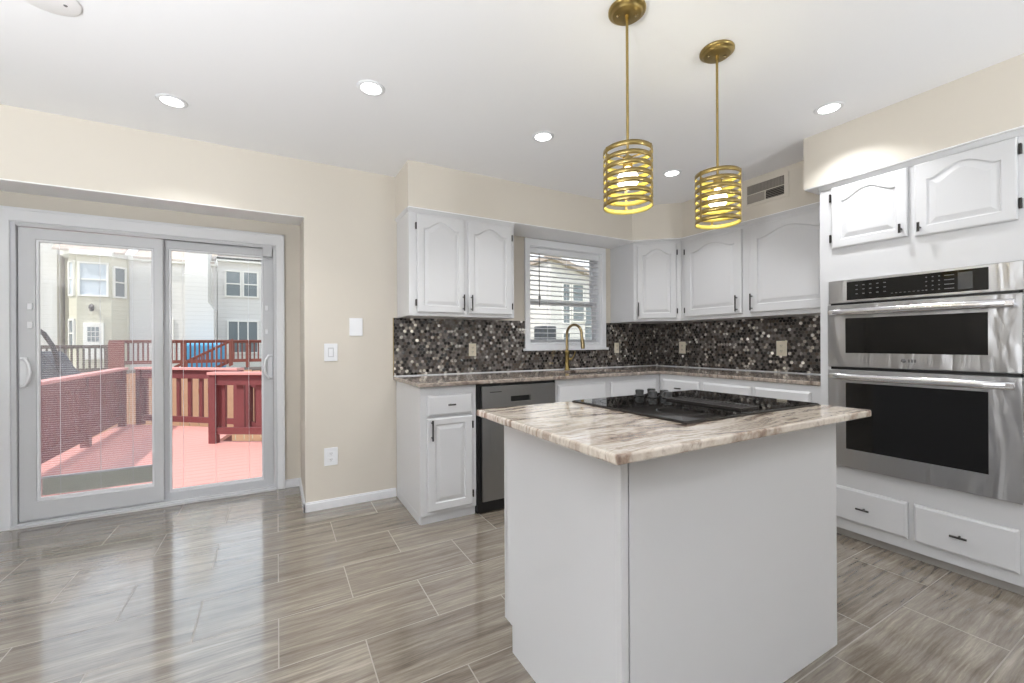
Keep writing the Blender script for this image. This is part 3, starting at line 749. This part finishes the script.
plate(Bn, .505, 1.290, .092, .130, 'blank_cover_plate', 'plain white blank cover plate up and right of the light switch', 'wall plate', 'blank', M['plate'])
plate(Bn, .331, .366, .090, .125, 'power_outlet', 'white outlet low on the beige wall below the light switch', 'outlet', 'outlet', M['plate'])
plate(Bt, 1.428, 1.112, .066, .105, 'power_outlet', 'cream outlet on the mosaic backsplash above the dishwasher', 'outlet', 'outlet', M['cream'])
plate(Bt, 3.030, 1.112, .060, .105, 'power_outlet', 'cream outlet on the mosaic right of the window', 'outlet', 'outlet', M['cream'])
plate(Be, -2.884, 1.112, .075, .120, 'power_outlet', 'cream outlet on the right backsplash near the corner', 'outlet', 'outlet', M['cream'])
plate(Be, -1.925, 1.112, .080, .120, 'power_outlet', 'cream outlet on the right backsplash nearest the ovens', 'outlet', 'outlet', M['cream'])

# ------------------------------------------------------------ air vent on the soffit
av = thing('air_vent', 'white framed wall air vent high on the soffit beside the ovens', 'vent', (3.245, 1.86, 2.31))
B = W(3.245)
cells('yz', [1.690, 1.722, 2.000, 2.032], [2.222, 2.247, 2.385, 2.405], {(1, 1)}, 3.238, 3.2445).build('frame', M['wall'], av, bevel=.002, merge=True)
MB().box((3.2435, 1.722, 2.247), (3.2448, 2.000, 2.385)).build('backing', M['dark'], av)
m = MB()
for i in range(26):
    y = 1.727 + i * .0106; m.box((3.2385, y, 2.318), (3.2436, y + .0068, 2.383))
m.build('vertical_louvers', M['ventgrey'], av)
m = MB()
for i in range(5):
    z = 2.250 + i * .0125; m.add([(3.2385, 1.724, z), (3.2385, 1.856, z), (3.2436, 1.856, z + .006), (3.2436, 1.724, z + .006)], [(0, 1, 2, 3)])
m.build('horizontal_louvers', M['ventgrey'], av)
m = MB(); m.box((3.238, 1.862, 2.249), (3.2425, 1.998, 2.310)); m.build('damper', M['ventgrey'], av)
m = MB(); m.box((3.237, 1.856, 2.247), (3.2436, 1.862, 2.316)); m.box((3.237, 1.722, 2.312), (3.2436, 2.0, 2.317)); m.build('divider', M['wall'], av)

# ------------------------------------------------------------ pendants
def pendant(x, y, label):
    t = thing('pendant_light', label, 'pendant light', (x, y, H), 'brass pendants over the island')
    MB().lathe((x, y, H), [(0, -.0005), (.066, -.0005), (.070, -.004), (.070, -.012), (.062, -.016), (.058, -.017), (.055, -.024), (.052, -.026), (0, -.026)], 40).build('ceiling_canopy', M['brass'], t)
    for dx in (-.03, .03): MB().lathe((x + dx, y - dx * .6, H - .026), [(0, -.006), (.004, -.006), (.006, 0), (0, 0)], 10).build('canopy_screw', M['brass_old'], t)
    m = MB(); m.tube([(x, y, H - .024), (x, y, H - .045)], .008, 12); m.tube([(x, y, H - .045), (x, y, 1.865)], .0052, 12); m.build('rod', M['brass'], t)
    zb, zt, R = 1.682, 1.900, .092
    sh = MB(); hb = .0185; gap = (zt - zb - hb) / 6
    for i in range(7):
        z = zb + i * gap
        sh.lathe((x, y, z), [(R, 0), (R, hb), (R - .0016, hb), (R - .0016, 0)], 56, True, True)
    for k in range(3):
        a = math.radians(-70 + 120 * k); c_, s_ = math.cos(a), math.sin(a)
        Bv = Basis((x, y, 0), (-s_, c_, 0), (c_, s_, 0)); sh.box((-.0045, R, zb), (.0045, R + .0015, zt), Bv)
    shade = sh.build('lamp_shade', M['brass'], t)
    li = MB()  # inner band faces, coloured to look lit by the bulb
    for i in range(7):
        z = zb + i * gap
        li.lathe((x, y, z), [(R - .0017, .0003), (R - .0017, hb - .0003), (R - .0026, hb - .0003), (R - .0026, .0003)], 56, True, True)
    li.build('lit_band_inside', M['band_glow'], shade)
    sp = MB()
    for k in range(3):
        a = math.radians(-70 + 120 * k); sp.tube([(x, y, zt - .028), (x + (R - .001) * math.cos(a), y + (R - .001) * math.sin(a), zt - .028)], .0028, 8)
    sp.lathe((x, y, zt - .03), [(0, .006), (.016, .006), (.018, 0), (.018, -.035), (0, -.035)], 20)
    sp.build('socket', M['brass'], t)
    prof = [(0, -.122)]
    for i in range(1, 9):
        a = -PI / 2 + (PI * .80) * i / 8; prof.append((.040 * math.cos(a), -.082 + .040 * math.sin(a)))
    prof += [(.013, -.045), (.013, -.032)]
    MB().lathe((x, y, zt - .03), prof, 20).build('bulb', M['bulb'], t)
    ld = bpy.data.lights.new('pendant_bulb_light', 'POINT'); ld.energy = PEND_W; ld.color = (1, .91, .64); ld.shadow_soft_size = .042
    lo = bpy.data.objects.new('pendant_bulb_light', ld); COL.objects.link(lo); lo.parent = t; lo.location = (0, 0, zt - .112 - H)
pendant(1.175, 1.193, 'left one of the two brass slatted drum pendants over the island')
pendant(1.685, 1.172, 'right one of the two brass slatted drum pendants, nearer the ovens')

# ------------------------------------------------------------ recessed lights and ceiling plate
def recessed(x, y, label):
    t = thing('recessed_light', label, 'ceiling light', (x, y, H), 'recessed lights in the ceiling')
    MB().lathe((x, y, H), [(.048, -.004), (.053, -.007), (.064, -.004), (.068, -.0003), (.048, -.0003)], 40, True, True).build('trim_ring', M['trim'], t)
    MB().lathe((x, y, H), [(0, -.005), (.049, -.004)], 40).build('lens', M['led'], t)
    ld = bpy.data.lights.new('downlight', 'AREA'); ld.shape = 'DISK'; ld.size = .095; ld.spread = math.radians(115); ld.energy = CAN_W; ld.color = (.97, .985, 1)
    lo = bpy.data.objects.new('downlight', ld); COL.objects.link(lo); lo.parent = t; lo.location = (0, 0, -.009)
recessed(-.475, 2.790, 'recessed ceiling light above the sliding door header, leftmost in view')
recessed(.415, 2.177, 'recessed ceiling light second from the left')
recessed(1.442, 2.182, 'recessed ceiling light left of the nearer pendant shade')
recessed(2.607, 2.189, 'recessed ceiling light seen between the two pendant shades')
recessed(2.642, 1.169, 'recessed ceiling light in front of the oven soffit, rightmost in view')
recessed(-1.6, .9, 'added recessed fill light, unseen, beside the viewer on the left')  # this and the next three are unseen downlights added for fill
recessed(.3, -.5, 'added recessed fill light, unseen, above and behind the viewer')
recessed(2.2, -.6, 'added recessed fill light, unseen, behind the viewer near the east wall')
recessed(-1.4, -1.4, 'added recessed fill light, unseen, behind the viewer near the west wall')
cpn = thing('ceiling_cover_plate', 'round white blank cover plate with screws at the top left of the ceiling', 'cover plate', (-.775, 2.26, H))
px, py = -.735, 2.165
cpn.location = (px, py, H); cpn['_loc'] = (px, py, H)
MB().lathe((px, py, H), [(0, -.007), (.092, -.007), (.098, -.004), (.098, 0)], 48).build('plate_disc', paint('plate_white', srgb(246, 246, 247), .3), cpn)
for dx, dy in ((-.04, -.03), (.05, .02)): MB().lathe((px + dx, py + dy, H - .007), [(0, -.002), (.005, -.002), (.006, 0)], 12).build('screw', M['legend'], cpn)

# unseen lamps added to fill the room with light, beside and behind the viewer
def add_fill_lamp(x, y, z, watts, label):
    t = thing('fill_lamp', label, 'fill lamp', (x, y, 0), 'added fill lamps out of view')
    MB().lathe((x, y, 0), [(0, .022), (.13, .020), (.14, .012), (.14, .0), (0, 0)], 32).build('base', M['black_metal'], t)
    MB().tube([(x, y, .02), (x, y, z - .10)], .011, 12).build('pole', M['black_metal'], t)
    prof = [(.15 * math.sin(PI / 2 * i / 8), -.10 * math.cos(PI / 2 * i / 8)) for i in range(9)]
    prof += [(r - .006 if r > .01 else 0, h_ + .006) for r, h_ in reversed(prof)]
    MB().lathe((x, y, z), prof, 32).build('lamp_shade', M['trim'], t)
    ld = bpy.data.lights.new('fill_bulb', 'POINT'); ld.energy = watts * FILL_K; ld.color = (.93, .97, 1); ld.shadow_soft_size = .055
    lo = bpy.data.objects.new('fill_bulb', ld); COL.objects.link(lo); lo.parent = t; lo.location = (0, 0, z - .022)
add_fill_lamp(-1.35, .80, 1.21, 75, 'added fill lamp, black standing uplighter left of the viewer')
add_fill_lamp(-1.62, -.6, 1.20, 250, 'added fill lamp, black standing uplighter behind the viewer by the west wall')
add_fill_lamp(2.2, -1.2, 1.25, 75, 'added fill lamp, black standing uplighter behind the viewer beyond the ovens')
add_fill_lamp(.15, -2.6, 1.30, 12, 'added fill lamp, black standing uplighter directly behind the viewer')

# ------------------------------------------------------------ outdoors: deck
struct('ground', MB().box((-40, -30, -1.5), (60, 60, -1.3)), M['grass'], 'dry lawn behind the houses')
struct('bounce_ground', MB().box((-4, -9, -.3), (5, YS - .16, -.05)), M['concrete'], 'unseen pale ground added south of the room to bounce daylight in')  # added outside the south opening as a daylight bouncer
dk = thing('wooden_deck', 'pink-red stained wooden deck floor outside the sliding door', 'deck', (-.5, 6, -.15))
MB().prism([(-2.3, Y3 + .16), (2.6, Y3 + .16), (2.6, 5.0), (-.72, 7.0), (-.55, 7.95), (-2.25, 9.30), (-2.3, 9.30)], -.20, -.15).build('deck_boards', M['deck'], dk)
MB().prism([(-2.25, Y3 + .2), (2.5, Y3 + .2), (2.5, 4.9), (-.8, 6.9), (-.62, 7.85), (-2.2, 9.1)], -.40, -.20).build('joists', M['redwood'], dk)
def railing(name, label, a, b, z0, zcap, mat, capmat, gap=.12, post=1.6, bw=.035, capw=.14, drop=0.0, zb=.10, top=.14, group=None, wide=False):
    a = Vector((*a, 0)); b = Vector((*b, 0)); L = (b - a).length; d = (b - a).normalized(); n = Vector((-d.y, d.x, 0))
    t = thing(name, label, 'railing', (a.x, a.y, z0), group)
    Bz = lambda u, v, w: a + d * u + n * v + Vector((0, 0, w - drop * u / L))
    MB().box((0, -capw / 2, zcap - .035), (L, capw / 2, zcap), Bz).build('cap_rail', capmat, t)
    MB().box((0, -.02, zcap - .035 - top), (L, .02, zcap - .035), Bz).build('top_rail', mat, t)
    MB().box((0, -.02, z0 + zb), (L, .02, z0 + zb + .09), Bz).build('bottom_rail', mat, t)
    k = max(1, round(L / post))
    for i in range(k + 1):
        u = .045 + (L - .09) * i / k
        MB().box((u - .045, -.045, z0), (u + .045, .045, zcap - .036), Bz).build('post', mat, t)
    nb = min(95, int(L / gap))
    for i in range(nb):
        u = (i + .5) * L / nb
        MB().box((u - bw / 2, .021, z0 + zb), (u + bw / 2, .055, zcap - .036), Bz).build('baluster', mat, t)
    return t
railing('deck_railing', 'long red wooden deck railing running away along the left side', (-2.10, 4.20), (-2.20, 9.10), -.15, .80, M['redwood'], M['redcap'], wide=True, bw=.08)
railing('deck_railing', 'red wooden deck railing across the far end of the deck', (-2.02, 9.16), (-.50, 7.80), -.15, .80, M['redwood'], M['redcap'], gap=.22, bw=.06, zb=.07)
railing('deck_railing', 'red wooden railing with a broad end post beside the deck stairs', (-.78, 6.90), (1.9, 5.25), -.15, .80, M['redwood'], M['redcap'], gap=.25, bw=.10, zb=.12, post=1.5)
railing('stair_railing', 'sloping red handrail going down the deck stairs', (-.42, 7.55), (2.0, 6.05), -.15, .74, M['redwood'], M['redcap'], gap=.3, bw=.08, drop=1.1, capw=.09)
# tan privacy fence below the deck
fn = thing('wooden_fence', 'tan wooden fence boards seen through the far deck railing', 'fence', (0, 10.3, -1.3))
m = MB()
for i in range(70):
    x = -3.6 + i * .15; m.box((x, 10.3, -1.3), (x + .138, 10.325, .62 + .01 * (i % 3)))
m.build('fence_boards', M['fence'], fn)
m = MB(); m.box((-3.6, 10.325, .2), (6.9, 10.37, .29)); m.box((-3.6, 10.325, -.9), (6.9, 10.37, -.8)); m.build('fence_rail', M['fence'], fn)

# covered grill beyond the left railing
gr = thing('covered_grill', 'dark grey covered grill with a curved hood beyond the left deck railing', 'grill', (-3.05, 9.0, -.15))
m = MB(); pts = [(-3.75, -.15), (-3.75, 1.05), (-3.02, 1.08), (-2.95, 1.00), (-2.87, .82), (-2.74, .66), (-2.74, -.15)]
n_ = len(pts)
m.add([(x, 8.7, z) for x, z in pts] + [(x, 9.4, z) for x, z in pts], [tuple(range(n_)), tuple(range(n_, 2 * n_))] + [(i, (i + 1) % n_, n_ + (i + 1) % n_, n_ + i) for i in range(n_)])
m.build('cover', M['grillcover'], gr)
MB().tube([(-3.30, 8.75, 1.52), (-3.12, 8.75, 1.46), (-2.99, 8.75, 1.34), (-2.90, 8.75, 1.16), (-2.85, 8.75, .96), (-2.83, 8.75, .70)], .03, 10).build('hood_rim', M['black_metal'], gr)

# ------------------------------------------------------------ outdoors: neighbouring houses
def house_window(x0, x1, z0, z1, y, parent, pane=None, fr=.05, sash=True, mull=0):
    f = cells('xz', [x0 - fr, x0, x1, x1 + fr], [z0 - fr, z0, z1, z1 + fr], {(1, 1)}, y - .05, y + .01)
    if sash: f.box((x0, y - .04, (z0 + z1) / 2 - .02), (x1, y - .005, (z0 + z1) / 2 + .02))
    for i in range(mull):
        xx = x0 + (x1 - x0) * (i + 1) / (mull + 1); f.box((xx - .018, y - .04, z0), (xx + .018, y - .005, z1))
    fo = f.build('window', M['out_trim'], parent)
    MB().box((x0, y - .012, z0), (x1, y - .002, z1)).build('pane', pane or M['out_glass'], fo)
    return fo
YH = 17.0
h1 = thing('house', 'beige house with a bay window and a white back door', 'house', (-4.7, 18, -1.3))
MB().prism([(-5.66, YH + .9), (-5.40, YH + .9), (-5.40, YH + .35), (-5.12, YH - .02), (-4.36, YH - .02), (-4.08, YH + .30), (-4.03, YH + .30), (-4.03, YH + 7), (-5.66, YH + 7)], -1.3, 3.92).build('wall', M['siding_beige'], h1)
MB().prism([(-5.60, YH + .7), (-5.55, YH + .25), (-5.20, YH - .20), (-4.30, YH - .20), (-4.03, YH + .25), (-4.03, YH + .7)], 3.82, 3.96).build('eave', M['out_trim'], h1)
m = MB(); m.add([(-5.60, YH - .15, 3.96), (-4.02, YH - .15, 3.96), (-4.02, YH + 7, 8.5), (-5.60, YH + 7, 8.5), (-5.60, YH - .15, 3.9), (-4.02, YH - .15, 3.9), (-4.02, YH + 7, 8.4), (-5.60, YH + 7, 8.4)],
               [(0, 1, 2, 3), (4, 5, 6, 7), (0, 1, 5, 4), (1, 2, 6, 5), (2, 3, 7, 6), (3, 0, 4, 7)]); m.build('roof', M['shingle'], h1)
house_window(-5.04, -4.46, 2.66, 3.58, YH - .02, h1, M['out_glass_l'])
def angled_window(p, q, z0, z1, parent, pane):
    p = Vector((*p, 0)); q = Vector((*q, 0)); d = (q - p).normalized(); n = Vector((d.y, -d.x, 0)); L = (q - p).length
    Bz = lambda a, b, c: p + d * a + n * b + Vector((0, 0, c))
    m = MB(); m.box((.0, 0, z0), (.05, .05, z1), Bz); m.box((L - .05, 0, z0), (L, .05, z1), Bz); m.box((.05, 0, z0), (L - .05, .05, z0 + .05), Bz); m.box((.05, 0, z1 - .05), (L - .05, .05, z1), Bz)
    m.box((.05, 0, (z0 + z1) / 2 - .02), (L - .05, .04, (z0 + z1) / 2 + .02), Bz)
    f = m.build('window', M['out_trim'], parent); MB().box((.05, .002, z0 + .05), (L - .05, .012, z1 - .05), Bz).build('pane', pane, f)
angled_window((-5.36, YH + .30), (-5.16, YH + .03), 2.62, 3.66, h1, M['out_glass_l'])
angled_window((-4.34, YH + .003), (-4.10, YH + .277), 2.60, 3.56, h1, M['out_glass'])
angled_window((-5.36, YH + .30), (-5.16, YH + .03), 1.10, 1.95, h1, M['out_glass'])
dr = MB().box((-4.98, YH - .06, .75), (-4.52, YH - .015, 1.84)).build('door', M['out_trim'], h1, bevel=.01)
m = MB()
for i in range(3):
    for j in range(3): m.box((-4.88 + i * .09, YH - .066, 1.28 + j * .15), (-4.81 + i * .09, YH - .058, 1.41 + j * .15))
m.build('pane', M['out_glass'], dr)
m = MB(); m.lathe((-4.77, YH - .14, 2.16), [(0, 0), (.05, .02), (.07, .14), (.04, .20), (0, .24)], 12); m.box((-4.79, YH - .14, 2.30), (-4.75, YH - .02, 2.36)); m.build('wall_lantern', M['black'], h1)
h0 = thing('house', 'white sided house at the left edge of the door glass', 'house', (-8, 19, -1.3))
MB().box((-12, YH + .5, -1.3), (-5.70, YH + 7, 6.5)).build('wall', M['siding_white'], h0)
MB().box((-12.2, YH + .3, 6.5), (-5.68, YH + 7.2, 6.8)).build('roof', M['shingle'], h0)
h2 = thing('house', 'white sided house with a projecting chimney chase in the middle', 'house', (-3, 18, -1.3))
MB().box((-4.02, YH + .3, -1.3), (-1.77, YH + 7, 3.86)).build('wall', M['siding_white'], h2)
MB().box((-4.00, YH + .12, 3.80), (-1.77, YH + .32, 3.95)).build('gutter', M['out_trim'], h2)
m = MB(); m.add([(-3.88, YH + .1, 3.92), (-1.8, YH + .1, 3.92), (-1.8, YH + 7, 7.4), (-3.88, YH + 7, 7.4), (-3.88, YH + .1, 3.86), (-1.8, YH + .1, 3.86), (-1.8, YH + 7, 7.3), (-3.88, YH + 7, 7.3)],
               [(0, 1, 2, 3), (4, 5, 6, 7), (0, 1, 5, 4), (1, 2, 6, 5), (2, 3, 7, 6), (3, 0, 4, 7)]); m.build('roof', M['shingle'], h2)
m = MB(); prof = [(-2.50, -1.3), (-1.77, -1.3), (-1.77, 2.28), (-1.92, 2.52), (-1.92, 6.5), (-2.50, 6.5)]
m.add([(x, YH - .55, z) for x, z in prof] + [(x, YH + .4, z) for x, z in prof], [tuple(range(6)), tuple(range(6, 12))] + [(i, (i + 1) % 6, 6 + (i + 1) % 6, 6 + i) for i in range(6)])
m.build('chimney_chase', M['siding_white'], h2)
house_window(-3.15, -2.98, .7, 1.95, YH + .3, h2, M['out_glass'])
h3 = thing('house', 'white sided house with a double window behind the right door panel', 'house', (0, 18, -1.3))
MB().box((-1.755, YH + .3, -1.3), (6.5, YH + 7, 4.05)).build('wall', M['siding_white'], h3)
MB().box((-1.755, YH + .10, 3.98), (6.5, YH + .32, 4.12)).build('gutter', M['out_trim'], h3)
m = MB(); m.add([(-1.755, YH + .1, 4.1), (6.5, YH + .1, 4.1), (6.5, YH + 7, 7.4), (-1.755, YH + 7, 7.4), (-1.755, YH + .1, 4.04), (6.5, YH + .1, 4.04), (6.5, YH + 7, 7.3), (-1.755, YH + 7, 7.3)],
               [(0, 1, 2, 3), (4, 5, 6, 7), (0, 1, 5, 4), (1, 2, 6, 5), (2, 3, 7, 6), (3, 0, 4, 7)]); m.build('roof', M['shingle'], h3)
for x0, x1 in ((-1.50, -1.11), (-.99, -.61)): house_window(x0, x1, 2.84, 3.66, YH + .3, h3)
house_window(-1.44, -.61, .9, 1.95, YH + .3, h3, M['out_glass'], sash=False, mull=2)
# neighbours' decks
YD = 14.6
def nb(u): return u * YD / 17.0
railing('deck_railing', 'dark brown railing in front of the beige house', (nb(-6.6), YD), (nb(-4.42), YD), .45, 1.172, M['brownwood'], M['brownwood'], gap=.11, bw=.035, capw=.10, top=.05, zb=.04)
railing('deck_railing', 'neighbour\'s brick-red deck railing in front of the white houses', (nb(-4.38), YD - .1), (nb(.9), YD - .1), .50, 1.30, M['redwood2'], M['redwood2'], gap=.10, bw=.035, capw=.12, top=.05, zb=.16)
pn = MB(); pn.box((nb(-4.38), YD - .22, -.6), (nb(-4.02), YD - .17, 1.26)); pn = pn.build('board_panel', M['redwood2'])
tag(pn, 'brick-red board panel at the left end of the neighbour\'s red railing', 'panel')
railing('stair_railing', 'neighbour\'s sloping brick-red stair handrail', (nb(-1.25), YD - .6), (nb(-2.75), YD - .6), .6, 1.33, M['redwood2'], M['redwood2'], gap=.10, bw=.035, capw=.08, top=.04, zb=.1, drop=.72)
dk2 = MB().box((nb(-6.8), YD - .1, .25), (nb(.9), YH - .6, .42)).build('neighbour_deck', M['brownwood']); tag(dk2, 'raised wooden deck floor behind the neighbours\' railings', 'deck')
bt = MB().box((nb(-2.80), YD + .6, .43), (nb(-1.62), YD + 1.4, 1.22)).build('blue_covered_box', M['blue'], bevel=.08); tag(bt, 'bright blue covered shape behind the red railing', 'tarp')

# houses seen through the kitchen window
h4 = thing('house', 'white gabled house with dark windows seen through the kitchen blind', 'house', (14, 18, -1.3))
pf = [(10.95, -1.3), (18, -1.3), (18, 3.1), (12.0, 4.65), (10.95, 4.95)]
MB().add([(x, 16, z) for x, z in pf] + [(x, 24, z) for x, z in pf], [tuple(range(5)), tuple(range(5, 10))] + [(i, (i + 1) % 5, 5 + (i + 1) % 5, 5 + i) for i in range(5)]).build('wall', M['siding_white'], h4)
m = MB()
for (xa, za, xb, zb_) in ((10.80, 4.98, 18.3, 3.02),):
    m.add([(xa, 15.7, za), (xb, 15.7, zb_), (xb, 24, zb_), (xa, 24, za), (xa, 15.7, za + .2), (xb, 15.7, zb_ + .2), (xb, 24, zb_ + .2), (xa, 24, za + .2)],
          [(0, 1, 2, 3), (4, 5, 6, 7), (0, 1, 5, 4), (1, 2, 6, 5), (2, 3, 7, 6), (3, 0, 4, 7)])
m.build('roof', M['shingle'], h4)
for (x0, x1, z0, z1) in ((11.64, 12.0, 3.15, 3.9), (12.2, 12.8, 3.15, 3.9), (11.64, 12.0, 2.1, 3.0), (12.2, 12.9, 2.2, 3.0), (11.64, 12.0, .8, 1.6), (12.9, 13.4, .9, 3.0)): house_window(x0, x1, z0, z1, 16, h4)
h5 = thing('house', 'terracotta coloured house seen at the left of the kitchen window', 'house', (9.5, 20, -1.3))
MB().box((7.5, 25, -1.3), (17.5, 30, 6.6)).build('wall', M['terracotta'], h5)
MB().box((7.3, 24.8, 6.6), (17.6, 30.2, 6.9)).build('roof', M['out_trim'], h5)
house_window(16.2, 16.8, 2.2, 3.4, 25, h5)
gc = MB().box((9.9, 15.2, -.3), (10.7, 15.8, 1.9)).build('air_conditioner', M['grillcover'], bevel=.05); tag(gc, 'dark grey box standing outside the kitchen window, seen through the blind', 'outdoor unit')

for o in bpy.data.objects:
    if '_loc' in o: del o['_loc']
